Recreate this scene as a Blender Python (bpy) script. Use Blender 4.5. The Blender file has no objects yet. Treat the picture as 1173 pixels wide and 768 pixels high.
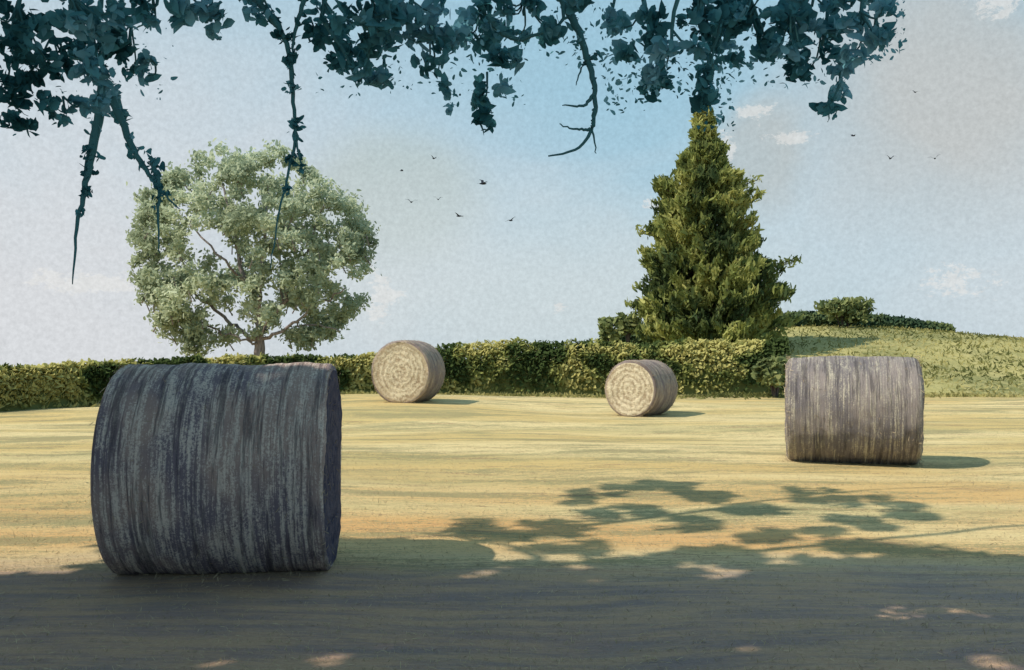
import bpy, math, random
import numpy as np
from mathutils import Vector, noise
rng=np.random.default_rng(7); random.seed(7)
F=1140.0; CAM_H=1.6
def W(px,py,d):   # surveyed point -> metres (camera stands at origin, 1.6 m up, looking +Y)
    return np.array([(px-586.5)/F*d, d, CAM_H-(py-401)/F*d])
SUN=np.array([-0.62,-0.20,0.76]); SUN=SUN/np.linalg.norm(SUN)

# ---------------------------------------------------------------- node helpers
class N:
    def __init__(s,tree): s.t=tree; s.n=tree.nodes; s.l=tree.links
    def new(s,typ,**kw):
        n=s.n.new(typ)
        for k,v in kw.items(): setattr(n,k,v)
        return n
    def put(s,sock,v):
        if v is None: return
        if isinstance(v,bpy.types.NodeSocket): s.l.new(v,sock)
        else: sock.default_value=v
    def math(s,op,a,b=None,c=None,clamp=False):
        n=s.new('ShaderNodeMath',operation=op,use_clamp=clamp)
        s.put(n.inputs[0],a); s.put(n.inputs[1],b)
        if c is not None: s.put(n.inputs[2],c)
        return n.outputs[0]
    def noise(s,vec,scale,detail=4,rough=.55,dist=0):
        n=s.new('ShaderNodeTexNoise'); s.put(n.inputs['Vector'],vec)
        n.inputs['Scale'].default_value=scale; n.inputs['Detail'].default_value=detail
        n.inputs['Roughness'].default_value=rough; n.inputs['Distortion'].default_value=dist
        return n.outputs['Fac']
    def map(s,vec,scale=(1,1,1),loc=(0,0,0)):
        n=s.new('ShaderNodeMapping'); s.put(n.inputs['Vector'],vec)
        n.inputs['Scale'].default_value=scale; n.inputs['Location'].default_value=loc
        return n.outputs[0]
    def mr(s,v,a,b,c=0.,d=1.,smooth=True):
        n=s.new('ShaderNodeMapRange'); n.interpolation_type='SMOOTHSTEP' if smooth else 'LINEAR'
        s.put(n.inputs['Value'],v); s.put(n.inputs['From Min'],a); s.put(n.inputs['From Max'],b)
        s.put(n.inputs['To Min'],c); s.put(n.inputs['To Max'],d); return n.outputs[0]
    def mix(s,f,a,b,blend='MIX'):
        n=s.new('ShaderNodeMix',data_type='RGBA',blend_type=blend)
        s.put(n.inputs[0],f)
        for sock,v in ((n.inputs[6],a),(n.inputs[7],b)):
            if isinstance(v,(tuple,list)): v=tuple(v)+((1,) if len(v)==3 else ())
            s.put(sock,v)
        return n.outputs[2]
def mat(name):
    m=bpy.data.materials.new(name); m.use_nodes=True
    g=N(m.node_tree); b=m.node_tree.nodes['Principled BSDF']
    b.inputs['Roughness'].default_value=.9; b.inputs['Specular IOR Level'].default_value=.1
    return m,g,b
def bump(g,b,h,strength=.5,dist=.05):
    n=g.new('ShaderNodeBump'); n.inputs['Strength'].default_value=strength; n.inputs['Distance'].default_value=dist
    g.l.new(h,n.inputs['Height']); g.l.new(n.outputs[0],b.inputs['Normal'])

def foliage(name,dark,mid,light,scale=.5,trans=.25,amt=.55,lo=.36,hi=.64):
    m,g,b=mat(name)
    a=g.new('ShaderNodeAttribute',attribute_name='tint'); tc=g.new('ShaderNodeTexCoord')
    nz=g.noise(tc.outputs['Object'],scale,2,.6)
    v=g.math('ADD',g.math('MULTIPLY',a.outputs['Fac'],1-amt),g.math('MULTIPLY',g.mr(nz,lo,hi),amt))
    c=g.mix(g.mr(v,.15,.5),dark,mid); c=g.mix(g.mr(v,.5,.95),c,light)
    df=g.new('ShaderNodeBsdfDiffuse'); g.l.new(c,df.inputs['Color'])
    t=g.new('ShaderNodeBsdfTranslucent'); g.l.new(c,t.inputs['Color'])
    ms=g.new('ShaderNodeMixShader'); ms.inputs[0].default_value=trans
    out=m.node_tree.nodes['Material Output']; m.node_tree.nodes.remove(b)
    g.l.new(df.outputs[0],ms.inputs[1]); g.l.new(t.outputs[0],ms.inputs[2]); g.l.new(ms.outputs[0],out.inputs[0])
    return m
def bark(name,c1,c2):
    m,g,b=mat(name); tc=g.new('ShaderNodeTexCoord')
    v=g.map(tc.outputs['Object'],(6,6,1.2)); nz=g.noise(v,2,6,.65)
    g.l.new(g.mix(g.mr(nz,.35,.65),c1,c2),b.inputs['Base Color']); bump(g,b,nz,.8,.05); return m

# ---------------------------------------------------------------- mesh builder
LEAF=np.array([[-1,0],[-.55,.42],[.1,.5],[.7,.3],[1,0],[.6,-.33],[0,-.48],[-.6,-.38]])
class B:
    def __init__(s): s.v=[];s.loops=[];s.size=[];s.mi=[];s.tint=[];s.nv=0
    def faces(s,verts,faces,mi,tint=.5):
        s.v.append(np.asarray(verts,float).reshape(-1,3))
        for f in faces: s.loops.append(np.array(f)+s.nv)
        s.size.append(np.array([len(f) for f in faces])); s.mi.append(np.full(len(faces),mi)); 
        s.tint.append(np.full(len(faces),tint)); s.nv+=len(s.v[-1])
    def leaves(s,c,size,mi,tint=None,axis=None,axw=0.,aspect=1.,nrm=None,nw=0.):
        c=np.asarray(c,float); n=len(c)
        if n==0: return
        u=rng.normal(size=(n,3)); u/=np.linalg.norm(u,axis=1)[:,None]
        if axis is not None: u=u*(1-axw)+np.asarray(axis)*axw; u/=np.linalg.norm(u,axis=1)[:,None]
        w=rng.normal(size=(n,3)); 
        if nrm is not None: w/=np.linalg.norm(w,axis=1)[:,None]; w=w*(1-nw)+np.asarray(nrm)*nw
        v=np.cross(w,u); v/=np.linalg.norm(v,axis=1)[:,None]+1e-9
        k=len(LEAF); size=np.broadcast_to(size,(n,))
        P=LEAF[None]*(1+rng.uniform(-.22,.22,(n,k,1)))
        nn=np.cross(u,v)
        cup=(P[:,:,0:1]**2)*.18*nn[:,None,:]
        verts=c[:,None,:]+size[:,None,None]*(P[:,:,0:1]*u[:,None,:]+P[:,:,1:2]*aspect*v[:,None,:]-cup)
        s.v.append(verts.reshape(-1,3)); s.loops.append(np.arange(n*k)+s.nv)
        s.size.append(np.full(n,k)); s.mi.append(np.full(n,mi))
        s.tint.append(rng.random(n) if tint is None else np.broadcast_to(tint,(n,)).copy()); s.nv+=n*k
    def tube(s,pts,rad,mi,sides=7,wob=0.):
        pts=np.asarray(pts,float); n=len(pts); rad=np.broadcast_to(rad,(n,))
        verts=[]
        for i in range(n):
            d=pts[min(i+1,n-1)]-pts[max(i-1,0)]; d/=np.linalg.norm(d)+1e-9
            a=np.cross(d,[0.31,.2,.93] if abs(d[2])<.9 else [1,0,0]); a/=np.linalg.norm(a); bb=np.cross(d,a)
            for k in range(sides):
                t=2*math.pi*k/sides; r=rad[i]*(1+wob*math.sin(3*t+i))
                verts.append(pts[i]+r*(math.cos(t)*a+math.sin(t)*bb))
        fs=[(i*sides+k,i*sides+(k+1)%sides,(i+1)*sides+(k+1)%sides,(i+1)*sides+k) for i in range(n-1) for k in range(sides)]
        fs.append(tuple(range(sides))[::-1]); fs.append(tuple((n-1)*sides+k for k in range(sides)))
        s.faces(verts,fs,mi)
    def build(s,name,mats,smooth=False,parent=None):
        me=bpy.data.meshes.new(name); V=np.concatenate(s.v); L=np.concatenate(s.loops); S=np.concatenate(s.size)
        me.vertices.add(len(V)); me.vertices.foreach_set('co',V.ravel())
        me.loops.add(len(L)); me.loops.foreach_set('vertex_index',L.astype(np.int32))
        me.polygons.add(len(S)); st=np.concatenate([[0],np.cumsum(S)[:-1]])
        me.polygons.foreach_set('loop_start',st.astype(np.int32)); 
        for m in mats: me.materials.append(m)
        me.update(calc_edges=True)
        me.polygons.foreach_set('material_index',np.concatenate(s.mi).astype(np.int32))
        a=me.attributes.new('tint','FLOAT','FACE'); a.data.foreach_set('value',np.concatenate(s.tint).astype(np.float32))
        if smooth: me.polygons.foreach_set('use_smooth',np.ones(len(S),bool))
        me.validate(); me.update()
        o=bpy.data.objects.new(name,me); bpy.context.scene.collection.objects.link(o)
        if parent: o.parent=parent
        return o
def curve(pts,n=10,jit=0.):
    pts=[np.asarray(p,float) for p in pts]; out=[]
    P=[pts[0]]+pts+[pts[-1]]
    for i in range(1,len(P)-2):
        for k in range(n):
            t=k/n; a,b,c,d=P[i-1],P[i],P[i+1],P[i+2]
            out.append(.5*((2*b)+(-a+c)*t+(2*a-5*b+4*c-d)*t*t+(-a+3*b-3*c+d)*t**3)+rng.normal(size=3)*jit)
    out.append(pts[-1]); return np.array(out)
def sphere_pts(n,c,r,shell=.5):
    d=rng.normal(size=(n,3)); d/=np.linalg.norm(d,axis=1)[:,None]
    rr=(shell+(1-shell)*rng.random(n)) if shell>0 else rng.random(n)**(1/3)
    return np.asarray(c)+d*rr[:,None]*np.asarray(r)

# ---------------------------------------------------------------- terrain
def sstep(a,b,x):
    t=np.clip((x-a)/(b-a),0,1); return t*t*(3-2*t)
def gz(x,y):
    z=.25*np.exp(-((x+3.2)/6)**2-((y-28)/5)**2)-.08*np.exp(-((x-3)/4)**2-((y-25)/3)**2)
    z=z+.015*np.sin(x*.9+y*.4)*sstep(5,12,y)+.05*np.sin(x*.22+y*.9)*sstep(14,20,y)*(1-sstep(30,36,y))
    z=z-sstep(42,300,y)*14-sstep(200,3000,y)*70
    return z
def hz(x,y):
    prof=2.85*np.exp(-((x-18)/21.)**2)*sstep(32.5,62,y)
    prof=prof*(1-sstep(66,120,y))
    return prof-.12-3*sstep(66,120,y)+.35*sstep(33,37,y)*sstep(6,13,x)-2.5*(1-sstep(-14,-2,x))-.25*(1-sstep(33,35,y))
def grid(name,xs,ys,zf,m):
    X,Y=np.meshgrid(xs,ys); Z=zf(X,Y); V=np.stack([X,Y,Z],-1).reshape(-1,3)
    nx,ny=len(xs),len(ys)
    i=np.arange(nx-1)[None]+nx*np.arange(ny-1)[:,None]; i=i.ravel()
    L=np.stack([i,i+1,i+1+nx,i+nx],1).ravel()
    b=B(); b.v=[V]; b.loops=[L]; b.size=[np.full(len(i),4)]; b.mi=[np.zeros(len(i))]; b.tint=[np.zeros(len(i))]
    return b.build(name,[m],smooth=True)

m_field,g,b=mat('stubble'); tc=g.new('ShaderNodeTexCoord'); P=tc.outputs['Object']
warp=g.noise(P,.3,2,.5)
vv=g.new('ShaderNodeVectorMath',operation='MULTIPLY_ADD'); 
cmb=g.new('ShaderNodeCombineXYZ'); g.l.new(g.math('MULTIPLY',warp,1.1),cmb.inputs[1])
g.l.new(P,vv.inputs[0]); vv.inputs[1].default_value=(1,1,1); g.l.new(cmb.outputs[0],vv.inputs[2]); PW=vv.outputs[0]
s1=g.noise(g.map(PW,(.28,1.35,1)),1.0,6,.66)
s2=g.noise(g.map(PW,(.8,4.6,1),(3,1,0)),1.0,5,.75)
s3=g.noise(g.map(PW,(.12,.45,1),(9,4,0)),1.0,2,.5)
s4=g.noise(g.map(PW,(.10,.50,1),(31,14,0)),1.0,5,.6)
fine=g.noise(g.map(P,(1,1.6,1)),24,4,.8)
dash=g.noise(g.map(P,(5,28,5)),1,4,.75)
cream=(.58,.43,.19); pale=(.68,.54,.29); olive=(.26,.245,.13); peach=(.66,.37,.16); brown=(.26,.17,.10)
c=g.mix(g.mr(s3,.4,.62),cream,pale)
sep=g.new('ShaderNodeSeparateXYZ'); g.l.new(P,sep.inputs[0])
near=g.math('MULTIPLY',g.mr(sep.outputs[1],15,7.5),g.mr(s3,.66,.40))
c=g.mix(g.math('MULTIPLY',near,.9),c,peach)
grn=g.math('ADD',g.math('MULTIPLY',g.math('SUBTRACT',fine,.5),.55),g.math('MULTIPLY',g.math('SUBTRACT',dash,.5),.45))
# olive tint in broad drifts from stretched noise
c=g.mix(g.math('MULTIPLY',g.mr(g.math('ADD',s4,grn),.51,.57),.45),c,(.36,.33,.16))
c=g.mix(g.math('MULTIPLY',g.mr(g.math('ADD',s1,grn),.51,.56),.80),c,olive)
c=g.mix(g.math('MULTIPLY',g.mr(g.math('ADD',s2,grn),.53,.60),.6),c,(.36,.28,.15))
c=g.mix(g.math('MULTIPLY',g.mr(g.math('ADD',g.noise(g.map(PW,(.5,3.3,1),(20,0,0)),1,5,.75),grn),.58,.66),.7),c,brown)
shade_edge=g.math('ADD',g.math('MULTIPLY',g.math('SUBTRACT',s1,.5),2.4),sep.outputs[1])
shade_tone=g.mix(g.mr(s2,.38,.62),(.26,.20,.21),(.46,.31,.22))
c=g.mix(g.mr(shade_edge,8.1,6.7,0,.85),c,shade_tone)  # near ground coloured darker to deepen the overhanging tree's shade
c=g.mix(.5,c,g.mix(fine,(.15,.15,.15),(1.,1.,1.)),'OVERLAY')
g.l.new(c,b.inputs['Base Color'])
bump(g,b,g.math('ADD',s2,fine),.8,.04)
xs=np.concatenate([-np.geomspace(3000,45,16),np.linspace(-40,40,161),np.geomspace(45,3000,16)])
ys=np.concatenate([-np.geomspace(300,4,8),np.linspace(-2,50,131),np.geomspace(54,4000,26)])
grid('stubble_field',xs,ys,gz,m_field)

m_grass,g,b=mat('hill_grass'); tc=g.new('ShaderNodeTexCoord'); P=tc.outputs['Object']
n1=g.noise(g.map(P,(.20,.09,.3)),1,4,.6); n2=g.noise(g.map(P,(1,.6,1)),2.5,5,.7)
c=g.mix(g.mr(n1,.38,.60),(.38,.34,.14),(.19,.195,.08)); c=g.mix(g.math('MULTIPLY',g.mr(n2,.42,.62),.55),c,(.42,.37,.18))
g.l.new(c,b.inputs['Base Color']); bump(g,b,n2,.8,.2)
grid('grassy_hill',np.linspace(-16,110,190),np.linspace(31,125,130),hz,m_grass)
m_tuft=foliage('tuft_blades',(.15,.16,.06),(.32,.30,.12),(.45,.40,.18),.22,.3,.75)
bb=B(); n=16000
y=33+(rng.random(n)**1.3)*30; x=rng.uniform(6,46,n); keep=(x<y*.62)&(x>y*.20); x=x[keep]; y=y[keep]
p=np.stack([x,y,np.maximum(gz(x,y),hz(x,y))+.05],1)
bb.leaves(p,.11*(.5+rng.random(len(p))),0,tint=rng.random(len(p)),axis=(0,0,1),axw=.4,aspect=.5,nrm=(-.4,-.6,.3),nw=.4)
n=5000; t=rng.uniform(-16,17,n)
yy=np.where(t<-4,np.interp(t,[-16,-11,-7,-4],[24.2,27.5,30.,32.2]),33.4)+rng.normal(size=n)*.4
p=np.stack([t,yy,gz(t,yy)+.03],1); bb.leaves(p,.09*(.5+rng.random(n)),0,axis=(0,0,1),axw=.45,aspect=.5)
bb.build('meadow_grass',[m_tuft])

# ---------------------------------------------------------------- hedges
m_hedge=foliage('hedge_leaves',(.075,.11,.04),(.31,.33,.11),(.54,.50,.20),.55,.38,.88,.43,.57)
m_core,g,b=mat('hedge_core'); b.inputs['Base Color'].default_value=(.14,.16,.06,1)
def hedge(name,path,nl,leaf,thick,mats,corecut=.72,dk=None):
    bb=B(); P=curve(path,8)
    seg=np.linalg.norm(np.diff(P[:,:2],axis=0),axis=1); cum=np.concatenate([[0],np.cumsum(seg)])
    t=rng.random(nl)*cum[-1]
    x=np.interp(t,cum,P[:,0]); y=np.interp(t,cum,P[:,1]); top=np.interp(t,cum,P[:,2])
    base=np.maximum(gz(x,y),np.where(x>-2,hz(x,y),-99))
    lump=np.array([noise.noise(Vector((a*.55,0,3))) for a in t])*.08+np.array([noise.noise(Vector((a*2.2,0,9))) for a in t])*.06
    h=(top-base)*(1+lump)
    a=rng.random(nl)*math.pi; r=.8+.25*rng.random(nl)
    yy=-np.cos(a)*thick*r; zz=np.sin(a)**.55*h*r
    pts=np.stack([x,y+yy,base+zz],1)
    tint=None
    if dk is not None: tint=np.clip(rng.random(nl)*.7+.3-dk*sstep(-4,-1,x)*.5,0,1)
    bb.leaves(pts,leaf*(.6+.8*rng.random(nl)),0,tint=tint,nrm=np.stack([0*x-.7,-np.cos(a)*.8,np.sin(a)+.4],1),nw=.72)
    ring=[];K=9;M=len(P)
    for i in range(M):
        bs=float(max(gz(P[i,0],P[i,1]),hz(P[i,0],P[i,1]) if P[i,0]>-2 else -99)); hh=(P[i,2]-bs)*corecut
        for k in range(K):
            q=math.pi*k/(K-1); ring.append((P[i,0],P[i,1]-math.cos(q)*thick*.75,bs-.1+math.sin(q)**.6*hh))
    bb.faces(ring,[(i*K+k,i*K+k+1,(i+1)*K+k+1,(i+1)*K+k) for i in range(M-1) for k in range(K-1)],1)
    return bb.build(name,mats)
def top(px,py,d): p=W(px,py,d); return (p[0],p[1],p[2])
hedge('hedge',[top(-700,424,19),top(-200,424,23.5),top(0,422,25.5),top(110,416,27.5),top(300,409,31),top(430,407,33.5),
   top(560,393,35),top(700,394,35.5),top(800,393,35.8),top(900,391,36)],48000,.085,.7,[m_hedge,m_core],dk=1)
m_hd=foliage('crest_leaves',(.03,.06,.04),(.07,.11,.06),(.15,.19,.08),.6,.2,.6)
hedge('hedge',[top(690,384,56),top(780,374,57),top(860,364,58),top(930,359,60),top(1010,363,61),top(1085,374,61.5)],14000,.2,.9,[m_hd,m_core])

# ---------------------------------------------------------------- shrubs
m_shrub=foliage('shrub_leaves',(.12,.15,.07),(.24,.28,.12),(.38,.40,.18),.9,.35,.5)
m_bark=bark('bark',(.05,.04,.045),(.14,.11,.10))
def shrub(px,py,d,r,n,el=1.,wide=1.):
    bb=B(); c=W(px,py,d)
    for k in range(7):
        e=c+np.array([rng.uniform(-r,r)*.9*wide,rng.uniform(-r,r)*.5,rng.uniform(0,r*el)])
        bb.tube(curve([c-[0,0,r*1.3],(c+e)/2+[0,0,-.1],e],4),np.linspace(.05,.015,9),1,5)
        bb.leaves(e+np.clip(rng.normal(size=(n//7,3)),-1.6,1.6)*np.array([r*.33*wide,r*.3,r*.22*el]),.15*(.5+rng.random(n//7)),0)
    bb.build('shrub',[m_shrub,m_bark])
shrub(966,364,57.5,1.0,1300,.9,1.2)
shrub(698,386,50,.45,400,1.6); shrub(719,382,50,.5,450,1.7); shrub(888,436,33,.55,600,1.)

# ---------------------------------------------------------------- broad-leaved tree
m_sage=foliage('sage_leaves',(.29,.345,.24),(.49,.55,.40),(.68,.73,.57),.35,.48,.5)
m_bark2=bark('pale_bark',(.20,.16,.17),(.36,.31,.31))
D=50.; bb=B(); root=W(297,412,D)
def limb(pts,r0,r1,mi,b,j=.06,n=6,sides=7):
    c=curve([W(*p) for p in pts],n,j); b.tube(c,np.linspace(r0,r1,len(c))**1.,mi,sides)
bb.tube(curve([root-[0,0,2.5],root,W(297,385,D)],5,.03),np.linspace(.36,.22,11),1,10,.08)
for pts,r in [([(297,388,D),(292,350,D),(275,300,D),(262,240,D),(250,200,D)],.17),([(297,388,D),(312,365,D),(335,330,D),(352,285,D),(365,250,D)],.15),
  ([(297,390,D),(270,375,D+1),(240,350,D+1),(205,320,D+1),(180,300,D+1)],.12),([(298,390,D),(330,375,D-1),(365,350,D-1),(395,330,D-2)],.10),
  ([(294,360,D),(300,310,D-1),(305,250,D-1),(308,205,D)],.12),([(262,385,D),(235,372,D+1),(212,372,D+1)],.07),([(285,330,D),(250,290,D-2),(215,255,D-2)],.08),
  ([(325,345,D),(322,300,D+2),(330,250,D+2)],.08),([(340,372,D-1),(365,372,D-1),(390,380,D-1)],.05),([(296,395,D),(275,388,D-1),(258,382,D-1)],.07)]:
    limb(pts,r,.03,1,bb)
gaps=[(236,276,22,18),(262,296,15,11),(256,368,17,13),(335,366,15,14),(312,330,10,15),(275,342,11,12),(352,318,8,8),(203,300,9,8),(288,232,7,9),(385,282,7,8),(220,340,9,9),(297,394,36,11),(372,348,8,8),(180,355,8,7),(330,215,7,5),(392,325,7,5)]
cen=[]
while len(cen)<500:
    x=rng.uniform(146,430); y=rng.uniform(170,404)
    dx=(x-288)/136; dy=(y-290)/(116 if y<290 else 118)
    rr=abs(dx)**2.3+abs(dy)**2.5; rag=1+.30*noise.noise(Vector((x*.03,y*.03,0)))
    if rr>rag-.03: continue
    if y<230 and x>330 and (x-330)>(y-176)*1.3: continue
    if y<215 and x<235 and (235-x)>(y-168)*1.3: continue
    if y>388 and 250<x<340: continue
    if any(((x-a)/p)**2+((y-b_)/q)**2<1.5 for a,b_,p,q in gaps): continue
    cen.append((x,y))
for (x,y) in cen:
    edge_=abs((x-288)/138)**2+abs((y-290)/118)**2
    dep=4.2*math.sqrt(max(.05,1-edge_)); cc=W(x,y,D+rng.uniform(-dep,dep)); R=rng.uniform(.25,.48)
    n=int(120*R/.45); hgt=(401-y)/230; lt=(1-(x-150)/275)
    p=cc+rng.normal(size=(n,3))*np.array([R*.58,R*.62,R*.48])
    bb.leaves(p,.115*(.5+.9*rng.random(n)),0,tint=np.clip(-.05+.5*hgt+.35*lt+.2*rng.normal(size=n)+rng.normal()*.12,0,1),nrm=(-.5,-.4,.5),nw=.5)  # sunlit side put into the leaf tint: lighter toward top and left
    if rng.random()<.25: bb.tube([cc-[rng.uniform(-.5,.5),0,.7],cc],[.035,.015],1,4)
for (x,y,r) in [(408,253,9),(160,262,9),(416,290,10),(228,180,8),(340,186,8),(252,172,10),(404,240,6),(155,300,7)]:
    cc=W(x,y,D); n=70; bb.leaves(cc+rng.normal(size=(n,3))*r/F*D*.5,.12*(.5+rng.random(n)),0)
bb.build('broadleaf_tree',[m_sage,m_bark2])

# ---------------------------------------------------------------- conifer
m_con=foliage('conifer_needles',(.075,.11,.05),(.27,.305,.10),(.54,.53,.20),.5,.38,.6)
D=48.; bb=B(); base=W(806,396,D); ax=base[0]
tr=[base-[0,0,1.5],W(806,300,D),W(805,200,D),W(805,112,D)]
bb.tube(curve(tr,6,.02),np.linspace(.38,.03,19),1,8)
prof=[(116,3,3),(122,9,9),(135,11,11),(150,13,15),(165,13,19),(185,26,30),(200,38,38),(215,54,56),(235,50,60),(255,62,58),(275,66,64),(300,66,76),(320,70,88),(345,70,90),(365,72,94),(388,76,98)]
py_=np.array([p[0] for p in prof],float); pl=np.array([p[1] for p in prof],float)/F*D; pr=np.array([p[2] for p in prof],float)/F*D
for i in range(1100):
    y=116+272*rng.random()**.75; th=rng.random()*2*math.pi
    R=(np.interp(y,py_,pl) if math.cos(th)<0 else np.interp(y,py_,pr))
    tier=1+.13*math.sin(y*.23+th*1.0)+.08*rng.normal()
    L=max(.12,R*tier*(.80+.2*rng.random())); z0=CAM_H-(y-401)/F*D
    dr=np.array([math.cos(th),math.sin(th),0]); a=np.array([ax,D,z0-.14*L]); tip=a+dr*L+[0,0,.22+.12*L]
    mid=a+dr*L*.6+[0,0,-.05*L]; c=curve([a,mid,tip],5); 
    if i%3==0: bb.tube(c,np.linspace(.04,.01,len(c)),1,4)
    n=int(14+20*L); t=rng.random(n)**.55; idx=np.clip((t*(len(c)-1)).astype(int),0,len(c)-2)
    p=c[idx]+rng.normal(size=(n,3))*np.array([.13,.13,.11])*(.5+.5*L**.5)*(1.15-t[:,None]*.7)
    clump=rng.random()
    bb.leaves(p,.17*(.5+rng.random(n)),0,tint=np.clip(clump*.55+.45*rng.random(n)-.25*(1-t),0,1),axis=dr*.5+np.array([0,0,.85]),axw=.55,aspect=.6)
for (x,y) in [(752,236),(912,300),(728,262),(918,296),(870,205),(757,205)]:
    e=W(x,y,D); s0=np.array([ax+(e[0]-ax)*.6,D,e[2]-.35]); c=curve([s0,(s0+e)/2-[0,0,.05],e],4); bb.tube(c,np.linspace(.03,.01,len(c)),1,4)
    n=60; t=rng.random(n); p=s0+(e-s0)*t[:,None]+rng.normal(size=(n,3))*.11; bb.leaves(p,.14*(.5+rng.random(n)),0,axis=(0,0,1),axw=.4,aspect=.6)
bb.build('conifer_tree',[m_con,m_bark])

# ---------------------------------------------------------------- bales
def bale_mats(tag,dk,md,lt,cover,e1=(.36,.27,.18),e2=(.80,.70,.52)):
    m,g,b=mat('bale_side_'+tag); tc=g.new('ShaderNodeTexCoord'); P=tc.outputs['Object']
    s=g.noise(g.map(P,(38,1.0,1.0)),1,5,.7); s2=g.noise(g.map(P,(13,3.,3.),(5,2,1)),1,6,.8); big=g.noise(g.map(P,(1.6,1.3,1.3)),1,3,.5)
    gr=g.noise(P,60,4,.85)
    v=g.math('ADD',g.math('MULTIPLY',s,.40),g.math('ADD',g.math('MULTIPLY',s2,.4),g.math('MULTIPLY',gr,.42)))
    c=g.mix(g.mr(big,.40,.58),dk,md); c=g.mix(g.math('MULTIPLY',g.mr(v,cover+.03,cover+.14),.85),c,lt)
    c=g.mix(g.math('MULTIPLY',g.mr(g.math('ADD',g.math('MULTIPLY',gr,.3),g.noise(g.map(P,(20,1.2,1.2),(8,8,8)),1,5,.75)),.66,.76),.65),c,tuple(q*.35 for q in dk))
    g.l.new(c,b.inputs['Base Color']); bump(g,b,g.math('ADD',v,g.math('MULTIPLY',s,.6)),.9,.03)
    e,g,b=mat('bale_end_'+tag); tc=g.new('ShaderNodeTexCoord'); P=tc.outputs['Object']
    sp=g.new('ShaderNodeSeparateXYZ'); g.l.new(P,sp.inputs[0])
    r=g.math('SQRT',g.math('ADD',g.math('MULTIPLY',sp.outputs[1],sp.outputs[1]),g.math('MULTIPLY',sp.outputs[2],sp.outputs[2])))
    an=g.math('ARCTAN2',sp.outputs[2],sp.outputs[1])
    w=g.math('ADD',g.math('MULTIPLY',r,44),g.math('ADD',an,g.math('MULTIPLY',g.noise(P,5,5,.75),16)))
    ringv=g.math('MULTIPLY_ADD',g.math('SINE',w),.5,.5); nz=g.noise(P,14,6,.85); pz=g.noise(P,3,3,.5)
    vv=g.math('ADD',g.math('MULTIPLY',ringv,.15),g.math('ADD',g.math('MULTIPLY',nz,.95),g.math('MULTIPLY',pz,.3)))
    c=g.mix(g.mr(vv,.50,.86),e1,e2); c=g.mix(g.mr(r,.62,.80,0,.5),c,e1); g.l.new(c,b.inputs['Base Color']); bump(g,b,vv,.9,.05)
    return [m,e]
m_str,g,b=mat('straw'); a=g.new('ShaderNodeAttribute',attribute_name='tint'); g.l.new(g.mix(a.outputs['Fac'],(.26,.20,.14),(.66,.53,.34)),b.inputs['Base Color'])
def bale(center,width,rad,yaw,mats,wisps=500,seed=0,roll=0.,flat=.06,r0=.06,wl=.035,arch=0.):
    bb=B(); K=120
    ends=[(-width/2,(rad-r0)*t,1) for t in np.linspace(.0,1,10)]
    corner=[(-width/2+r0*(1-math.cos(q)),(rad-r0)+r0*math.sin(q),0) for q in np.linspace(.35,math.pi/2,5)]
    bodyL=[(x,rad,0) for x in np.linspace(-width/2+r0,0,22)[1:]]
    half=ends+corner+bodyL; prof=half+[(-a,b_,c_) for a,b_,c_ in half[::-1][1:]]
    V=[];M=len(prof)
    for (x,r,e) in prof:
        for k in range(K):
            th=2*math.pi*k/K; p=Vector((x*3,math.cos(th)*r*2.2,math.sin(th)*r*2.2+seed*7))
            d=.02*noise.noise(p)+.010*noise.noise(p*4)+.006*noise.noise(p*11)
            rr=r*(1+d*1.3/rad*.75-arch*(2*x/width)**2) if not e else r*(1-arch)
            xx=x+(math.copysign(1,x)*(d*1.2+.025*math.sin(r*40)*.3) if e else .6*d*abs(x)/width)
            y=rr*math.cos(th); z=rr*math.sin(th)
            zl=-rad*(1-flat)
            if z<zl: z=zl+(z-zl)*.15; y*=1.03
            V.append((xx,y,z))
    b0=[(i*K+k,i*K+(k+1)%K,(i+1)*K+(k+1)%K,(i+1)*K+k) for i in range(M-1) for k in range(K)]
    s_=[ (prof[i][2] and prof[i+1][2]) for i in range(M-1) for k in range(K)]
    bb.faces(V,b0,0); bb.mi[-1]=np.array([1 if q else 0 for q in s_])
    n=wisps; side=rng.random(n)<.6; th=rng.random(n)*2*math.pi
    x=np.where(side,rng.uniform(-width/2,width/2,n),np.sign(rng.normal(size=n))*(width/2+.005))
    r=np.where(side,rad+.004,rad*np.sqrt(rng.random(n)))
    p=np.stack([x,r*np.cos(th),np.maximum(r*np.sin(th),-rad*.93)],1)
    bb.leaves(p,wl*(.5+rng.random(n)),2,aspect=.13,tint=rng.random(n)*.6)
    n=wisps; th=rng.random(n)*2*math.pi; x=np.sign(rng.normal(size=n))*(width/2-.02)+rng.normal(size=n)*.02
    p=np.stack([x,rad*np.cos(th)*.99,np.maximum(rad*np.sin(th)*.99,-rad*.93)],1); bb.leaves(p,wl*(.5+rng.random(n)),2,aspect=.12)
    n=wisps//2; x=rng.uniform(-width/2-.1,width/2+.1,n); yv=np.sign(rng.normal(size=n))*(.33+.12*rng.random(n))
    bb.leaves(np.stack([x,yv,np.full(n,-rad*(1-flat)+.012)],1),wl*(.6+rng.random(n)),2,aspect=.12,tint=rng.random(n)*.7)
    o=bb.build('hay_bale',mats+[m_str],smooth=True)
    o.location=center; o.rotation_euler=(roll,0,yaw); return o
dark=bale_mats('a',(.20,.165,.20),(.40,.295,.265),(.78,.68,.60),.545,(.055,.055,.10),(.15,.13,.17))  # end colours painted dark, as shade on the end turned from the sun
grey=bale_mats('b',(.19,.17,.18),(.29,.25,.24),(.62,.56,.44),.57)
tan=bale_mats('c',(.24,.19,.19),(.32,.25,.22),(.54,.45,.33),.56)
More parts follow.
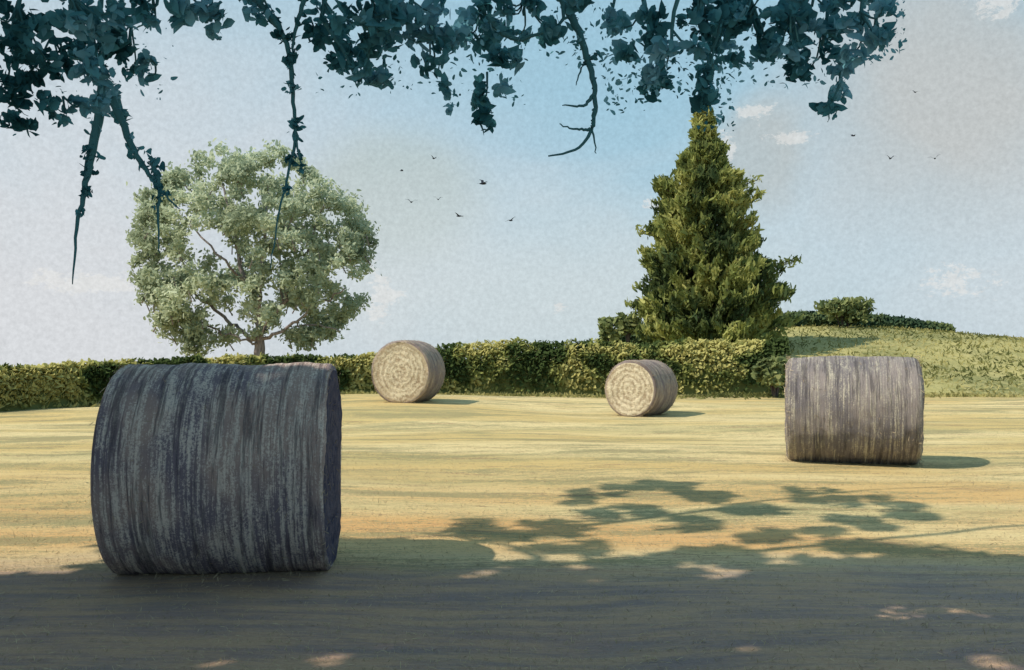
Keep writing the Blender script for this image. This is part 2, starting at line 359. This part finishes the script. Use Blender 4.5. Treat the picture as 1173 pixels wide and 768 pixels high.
c=W(263,0,7.35); bale((c[0],7.35,.73),1.52,.765,math.radians(5),dark,450,1,wl=.022,r0=.045)
c=W(976,0,14.3); bale((c[0],14.3,.74+float(gz(c[0],14.3))),1.80,.78,math.radians(-17.5),grey,500,2,wl=.03,arch=.035,r0=.09)
c=W(468,0,27.); bale((c[0],27.,.80+float(gz(c[0],27.))),1.15,.86,math.radians(73),tan,400,3)
c=W(735,0,25.3); bale((c[0],25.3,.68+float(gz(c[0],25.3))),1.3,.72,math.radians(56),tan,400,4)

# ---------------------------------------------------------------- short cut stalks standing in the drilled rows
bb=B(); n=26000
y=4.6+ (rng.random(n)**1.4)*12; x=rng.uniform(-1,1,n)*(y*.56+.5)
y=np.round(y/.16)*.16+rng.normal(size=n)*.03
p=np.stack([x,y,gz(x,y)+.008],1); bb.leaves(p,.018*(.5+rng.random(n)),0,axis=(0,0,1),axw=.35,aspect=.14,nrm=(-.3,-.4,.8),nw=.5,tint=.25+rng.random(n)*.75)
bb.build('cut_straw',[m_str])

# ---------------------------------------------------------------- overhanging tree (trunk stands left of the view)
m_teal=foliage('overhang_leaves',(.024,.105,.125),(.07,.25,.30),(.20,.45,.56),1.8,.3,.65)
m_twig,g,b=mat('dark_twig'); b.inputs['Base Color'].default_value=(.05,.16,.18,1)
m_bk3=bark('overhang_bark',(.03,.03,.03),(.09,.08,.07))
bb=B(); T=np.array([-8.,2.5,0.])
bb.tube(curve([T-[0,0,.3],T+[.1,0,1.5],T+[.3,.1,3.2],T+[.6,.3,5.],T+[.8,.5,7.5]],5,.02),np.linspace(.55,.16,21),1,14,.06)
hub=T+[.5,.2,4.4]
def L3(pts,r0,r1,j=.03,mi=1,n=6): c=curve(pts,n,j); bb.tube(c,r1+(r0-r1)*np.linspace(1,0,len(c))**1.6,mi,7)
L3([hub,(-5,4.4,5.6),(-2.5,5.2,5.4),(.2,5.3,5.),(2.6,5.2,4.6)],.2,.03)
L3([hub,(-6,6,6.),(-4,8,7.),(-2,9.3,7.4),(.5,10,7.5)],.14,.008)
L3([hub,(-5.5,5,6.4),(-3.,6.4,6.9),(0,7.6,7.2),(2,8.5,7.)],.14,.008)
L3([hub,(-6.5,2,6.5),(-4,2,7),(-1,2.5,6.8)],.15,.03)
L3([hub,(-6.,4.,5.2),(-4.2,5.0,4.6),(-3.,5.1,4.2),(-2.2,5.,4.0)],.11,.02)
L3([(-5,4.4,5.6),(-5,6,6.4),(-6,7,6.4)],.1,.02)
def over(gx,gy,z): return np.array([gx,gy,0])+SUN*(z/SUN[2])
cnt=0
def crown_clump(c,r,ey,n):
    bb.leaves(sphere_pts(n,c,np.array([r,ey,r*.6]),0),.16*(.6+.8*rng.random(n)),0)
while cnt<500:
    gx=rng.uniform(-8.5,6.6); gy=rng.uniform(1.6,8.8)
    lim=(6.95+.1*math.sin(gx*3)) if gx<-2.85 else (8.2 if gx<-1.3 else 7.05+.2*math.sin(gx*2.3)+.50*sstep(0,3,gx))
    if gy>lim: continue
    if abs(gx+1.0)<.40 and abs(gy-5.35)<.16: continue
    if abs(gx+2.6)<.35 and abs(gy-5.45)<.16: continue
    z=rng.uniform(5.6,7.4); c=over(gx,gy,z); cnt+=1
    crown_clump(c,.45,min(.45,max(.10,(lim-gy)*1.0+.08)),48)
    if cnt%6==0: bb.tube([c+[-.6,-.3,-.1],c+[.3,.2,.1]],[.02,.008],1,5)
for gx in np.arange(-2.75,-.9,.3):       # crown right up-sun of the near bale
    for gy in np.arange(6.0,8.2,.35): crown_clump(over(gx+rng.uniform(-.1,.1),gy,rng.uniform(5.8,7.)),.38,.28,34)
dap=[(545,605,26,10),(580,614,18,8),(465,645,15,15),(520,648,28,9),(620,604,42,9),(663,570,12,15),(693,588,30,9),(730,584,28,12),(650,628,55,7),
 (742,556,20,8),(778,560,22,10),(812,572,32,10),(855,584,40,9),(790,598,34,9),(874,612,30,9),(838,628,26,8),(775,642,60,8),(805,634,24,8),(917,568,12,13),(960,570,12,14),
 (942,606,13,9),(992,602,32,11),(1037,590,20,15),(1000,628,45,8),(925,644,35,7),(700,646,50,7),(860,648,55,8),(1060,636,50,9),(1022,575,16,7),(600,650,55,7),(1100,642,45,8),(705,560,10,8)]
for (x,y,rx,ry) in dap:
    d=CAM_H*F/(y-401); gx=(x-586.5)/F*d; wx=rx/F*d; wy=ry*d*d/(CAM_H*F)
    for _ in range(int(3+wx*wy*24)):
        c=over(gx+rng.uniform(-1,1)*wx*.75,d+rng.uniform(-.7,.7)*wy,rng.uniform(6.5,7.1))
        n=34; bb.leaves(c+np.clip(rng.normal(size=(n,3)),-1.7,1.7)*[.075,.11,.05],.085*(.6+.8*rng.random(n)),0,nrm=tuple(SUN),nw=.5)
sp=[(20,40,45,40),(80,15,60,25),(60,68,35,32),(110,45,40,30),(150,52,28,28),(30,105,38,25),(72,125,26,16),(12,148,16,14),(118,100,20,32),(130,128,16,22),(175,12,30,18),
(215,8,30,18),(240,14,14,20),(178,82,16,10),(300,5,18,12),(370,22,28,26),(420,35,42,36),(402,68,24,24),(440,85,30,20),(490,50,42,36),(470,18,50,20),(550,28,40,26),
(578,72,24,20),(558,108,12,28),(554,135,9,14),(510,110,6,18),(600,18,50,20),(640,42,20,18),(665,12,28,14),(735,28,32,24),(770,58,34,26),(745,85,28,14),(715,62,16,14),(700,20,24,18),(800,20,30,26),(830,32,40,46),(860,18,40,22),
(810,88,14,28),(806,110,8,12),(905,38,34,36),(913,78,17,22),(942,52,30,28),(962,98,17,22),(951,125,8,16),(985,35,26,24),(1002,38,12,24),(930,8,50,18),(975,8,34,14),(880,60,20,16)]
for (x,y,rx,ry) in sp:
    d=rng.uniform(4.7,5.7); n=int(rx*ry/13)+10; s=d/F
    c=W(x,y,d); sub=max(3,int(rx*ry/115)); base_t=rng.normal(0,.16)
    for _ in range(sub):
        a=rng.random()*6.28; q=math.sqrt(rng.random())*.9
        cc=c+np.array([math.cos(a)*q*rx*s,rng.uniform(-.2,.2),math.sin(a)*q*ry*s]); m=max(4,int(n/sub*1.5))
        f=min(1,min(rx,ry)/22+.25)
        bb.leaves(sphere_pts(m,cc,(.058*f,.06,.052*f),0),.036*(.4+1.05*rng.random(m)),0,tint=np.clip(rng.normal(.5+base_t+(x-450)/1300,.22,m),0,1),nrm=(-.2,-1,.2),nw=.5)
        if rng.random()<.55: bb.tube(curve([c+[0,0,ry*s*.9],(c+cc)/2+[.02,0,0],cc],3),np.linspace(.007,.003,7),2,5)
    if y<60: bb.tube(curve([c+[rng.uniform(-.2,.2),0,.55],c+[.03,0,.25],c],4,.01),np.linspace(.018,.007,9),2,6)
for (x,y,rx,ry,n) in [(760,70,70,45,260),(820,110,22,40,70),(900,50,60,50,160),(1005,30,32,45,150),(420,60,60,50,70),(520,60,70,50,70),(660,40,45,35,90),(560,80,45,40,60),(130,60,70,60,70),(40,110,50,50,40),(725,105,30,25,50)]:
    p=np.array([W(x+rng.uniform(-1,1)*rx,y+rng.uniform(-1,1)*ry,rng.uniform(4.8,5.5)) for _ in range(n)])
    bb.leaves(p,.014*(.4+1.2*rng.random(n)),0,tint=.5+.5*rng.random(n),nrm=(0,-1,0),nw=.4)
n=900
p=np.stack([rng.uniform(-3.2,2.3,n),rng.uniform(4.8,5.6,n),rng.uniform(3.72,4.6,n)],1); bb.leaves(p,.06*(.5+rng.random(n)),0)
def strand(pts,d,r0,leafn,upto=.7,ls=.026,r1=.0025):
    c=curve([W(x,y,d) for x,y in pts],6,.003); bb.tube(c,np.linspace(r0,r1,len(c)),2,6)
    if leafn==0: return
    t=rng.random(leafn)*upto
    node=np.round(t*9)/9; i=(node*(len(c)-1)).astype(int)
    p=c[i]+rng.normal(size=(leafn,3))*[.022,.02,.022]*(1.1-node[:,None]*.7)
    bb.leaves(p,ls*(.5+rng.random(leafn))*(1-.5*node),0,axis=(0,0,-1),axw=.3,nrm=(0,-1,0),nw=.4)
d=5.1
strand([(118,100),(108,160),(98,210),(88,262),(83,326)],d,.028,80,.7)
strand([(112,130),(100,185),(96,215)],d,.014,20,.9)
strand([(128,110),(150,165),(172,200),(188,222),(206,240)],d,.022,80,.85)
strand([(172,180),(182,215),(181,250),(183,290)],d,.014,34,.6)
strand([(292,-5),(318,30),(330,55),(335,100),(338,150),(330,200),(318,250),(310,308)],d,.018,170,.8)
strand([(352,-10),(340,30),(335,60),(337,90)],d,.014,30,.9)
strand([(337,150),(345,190),(343,200)],d,.007,18,.9)
strand([(370,20),(395,60),(410,100)],d,.016,30,.9)
strand([(640,-10),(660,30),(674,70),(681,105),(680,140),(664,168),(628,179)],d,.024,40,.45,.024,.004)
strand([(681,108),(668,121),(644,121)],d,.012,0)
strand([(681,138),(676,148),(660,148),(641,142)],d,.012,0)
strand([(680,125),(679,150),(683,176)],d,.010,0)
strand([(683,62),(668,75),(660,98)],d,.010,10,.6)
strand([(560,20),(590,45),(640,30)],d,.022,20,.9)
strand([(836,-10),(822,40),(812,80),(807,120)],d,.012,30,.9)
strand([(968,60),(960,100),(948,140)],d,.01,40,.9)
bb.build('overhanging_tree',[m_teal,m_bk3,m_twig])

# ---------------------------------------------------------------- birds
m_bird,g,b=mat('bird_feathers'); b.inputs['Base Color'].default_value=(.03,.035,.05,1)
def bird(px,py,d,span,yaw,flap,roll):
    bb=B()
    bb.tube([(-.28,0,0),(-.2,0,.01),(0,0,.02),(.16,0,.03),(.24,0,.045),(.3,0,.03)],[.01,.045,.075,.06,.04,.006],0,8)
    for s in (1,-1):
        a=[(.12,.04*s,.04),(.16,.28*s,.04+flap*.22),(.04,.62*s,.04+flap*.2),(-.04,.60*s,.03+flap*.19),(-.02,.3*s,.03+flap*.18),(-.1,.04*s,.03)]
        bb.faces(a,[(0,1,4,5),(1,2,3,4)],0)
    bb.faces([(-.22,0,.01),(-.44,.08,0),(-.40,0,0),(-.44,-.08,0)],[(0,1,2,3)],0)
    o=bb.build('bird',[m_bird]); o.location=W(px,py,d); o.scale=(span*1.35,)*3; o.rotation_euler=(roll,0,yaw)
for a in [(553,211,30,.32,.5,.9,.3),(526,248,34,.3,2.6,.5,.2),(585,253,34,.28,.9,.6,-.3),(497,182,36,.26,2.2,1.2,.2),(471,232,36,.3,1.4,1.0,.1),(502,229,38,.24,1.9,1.4,0),
          (460,196,42,.22,.4,.8,.2),(1020,182,36,.3,1.6,1.3,.1),(1071,182,36,.3,1.2,1.1,-.2),(977,156,34,.24,.3,.6,.2),(1048,106,36,.24,.8,.7,.3)]: bird(*a)

# ---------------------------------------------------------------- sun, sky
el=math.asin(SUN[2]); az=math.atan2(SUN[0],SUN[1])
sl=bpy.data.lights.new('sun','SUN'); sl.energy=4.8; sl.angle=math.radians(.6); sl.color=(1,.90,.74)
so=bpy.data.objects.new('sun',sl); bpy.context.scene.collection.objects.link(so)
so.rotation_euler=Vector(SUN).to_track_quat('Z','Y').to_euler(); so.location=(-20,0,30)
w=bpy.data.worlds.new('World'); bpy.context.scene.world=w; w.use_nodes=True
g=N(w.node_tree); bg=w.node_tree.nodes['Background']
sky=g.new('ShaderNodeTexSky',sky_type='NISHITA'); sky.sun_disc=False; sky.sun_elevation=el; sky.sun_rotation=az
sky.air_density=1.; sky.dust_density=1.5; sky.ozone_density=1.5
tc=g.new('ShaderNodeTexCoord'); DIR=tc.outputs['Generated']
K=1/.10
col=g.mix(.85,sky.outputs[0],tuple(K*v for v in (.37,.61,.74)))
cl=g.noise(g.map(DIR,(1,1,1.6)),3.2,5,.55,.4); cl2=g.noise(g.map(DIR,(1,1,1.7)),34,5,.8,.2); gr=g.noise(DIR,250,3,.65)
def cloud(px,py,rx,c,amt,soft=.6,rag=.25,yr=1.):
    global col
    v=np.array([(px-586.5)/F,1,(401-py)/F]); v/=np.linalg.norm(v)
    s=g.new('ShaderNodeVectorMath',operation='SUBTRACT'); g.l.new(DIR,s.inputs[0]); s.inputs[1].default_value=tuple(v)
    m=g.new('ShaderNodeVectorMath',operation='MULTIPLY'); g.l.new(s.outputs[0],m.inputs[0]); m.inputs[1].default_value=(1,1,1/yr)
    l=g.new('ShaderNodeVectorMath',operation='LENGTH'); g.l.new(m.outputs[0],l.inputs[0])
    r=rx/F; dd=g.math('ADD',g.math('DIVIDE',l.outputs['Value'],r),g.math('MULTIPLY',g.math('SUBTRACT',cl2 if rag>.9 else cl,.5),rag*4))
    f=g.math('MULTIPLY',g.mr(dd,1+soft*.5,1-soft*.5),amt)
    col=g.mix(f,col,tuple(K*q for q in c))
cloud(0,380,480,(.70,.71,.73),.95,1.7,.25,.62)
cloud(1200,330,330,(.64,.69,.72),.8,1.6,.3,.6)
cloud(1090,110,120,(.55,.545,.52),.75,1.4,.3,1.1)
cloud(455,225,85,(.48,.56,.54),.65,1.,.3,.8)
cloud(620,350,230,(.64,.70,.71),.7,1.6,.3,.45)
cloud(870,180,42,(.50,.52,.50),.6,1.,.3,1.4)
for x,y,r,yr in [(100,325,44,.2),(440,340,15,1.4),(755,237,14,.6),(862,130,15,.5),(1140,3,22,.35),(1100,322,22,.5),(905,158,18,.3),(640,352,6,.8),(822,172,10,1.3)]:
    cloud(x,y,r,(.78,.78,.76),.6,.7,1.9,yr)
gm=g.mr(gr,.25,.75,.90,1.10,False); cx=g.new('ShaderNodeCombineXYZ')
for i in range(3): g.l.new(gm,cx.inputs[i])
col=g.mix(1.,col,cx.outputs[0],'MULTIPLY')
g.l.new(col,bg.inputs['Color']); bg.inputs['Strength'].default_value=.10

# ---------------------------------------------------------------- camera
cd=bpy.data.cameras.new('camera'); cam=bpy.data.objects.new('camera',cd); bpy.context.scene.collection.objects.link(cam)
cam.location=(0,0,CAM_H); cam.rotation_euler=(math.radians(90),0,0)
cd.sensor_width=36; cd.lens=36*F/1173; cd.shift_y=17/1173; cd.clip_end=9000; cd.clip_start=.05
bpy.context.scene.camera=cam
sc=bpy.context.scene; sc.view_settings.view_transform='Standard'; sc.view_settings.look='None'; sc.view_settings.exposure=0
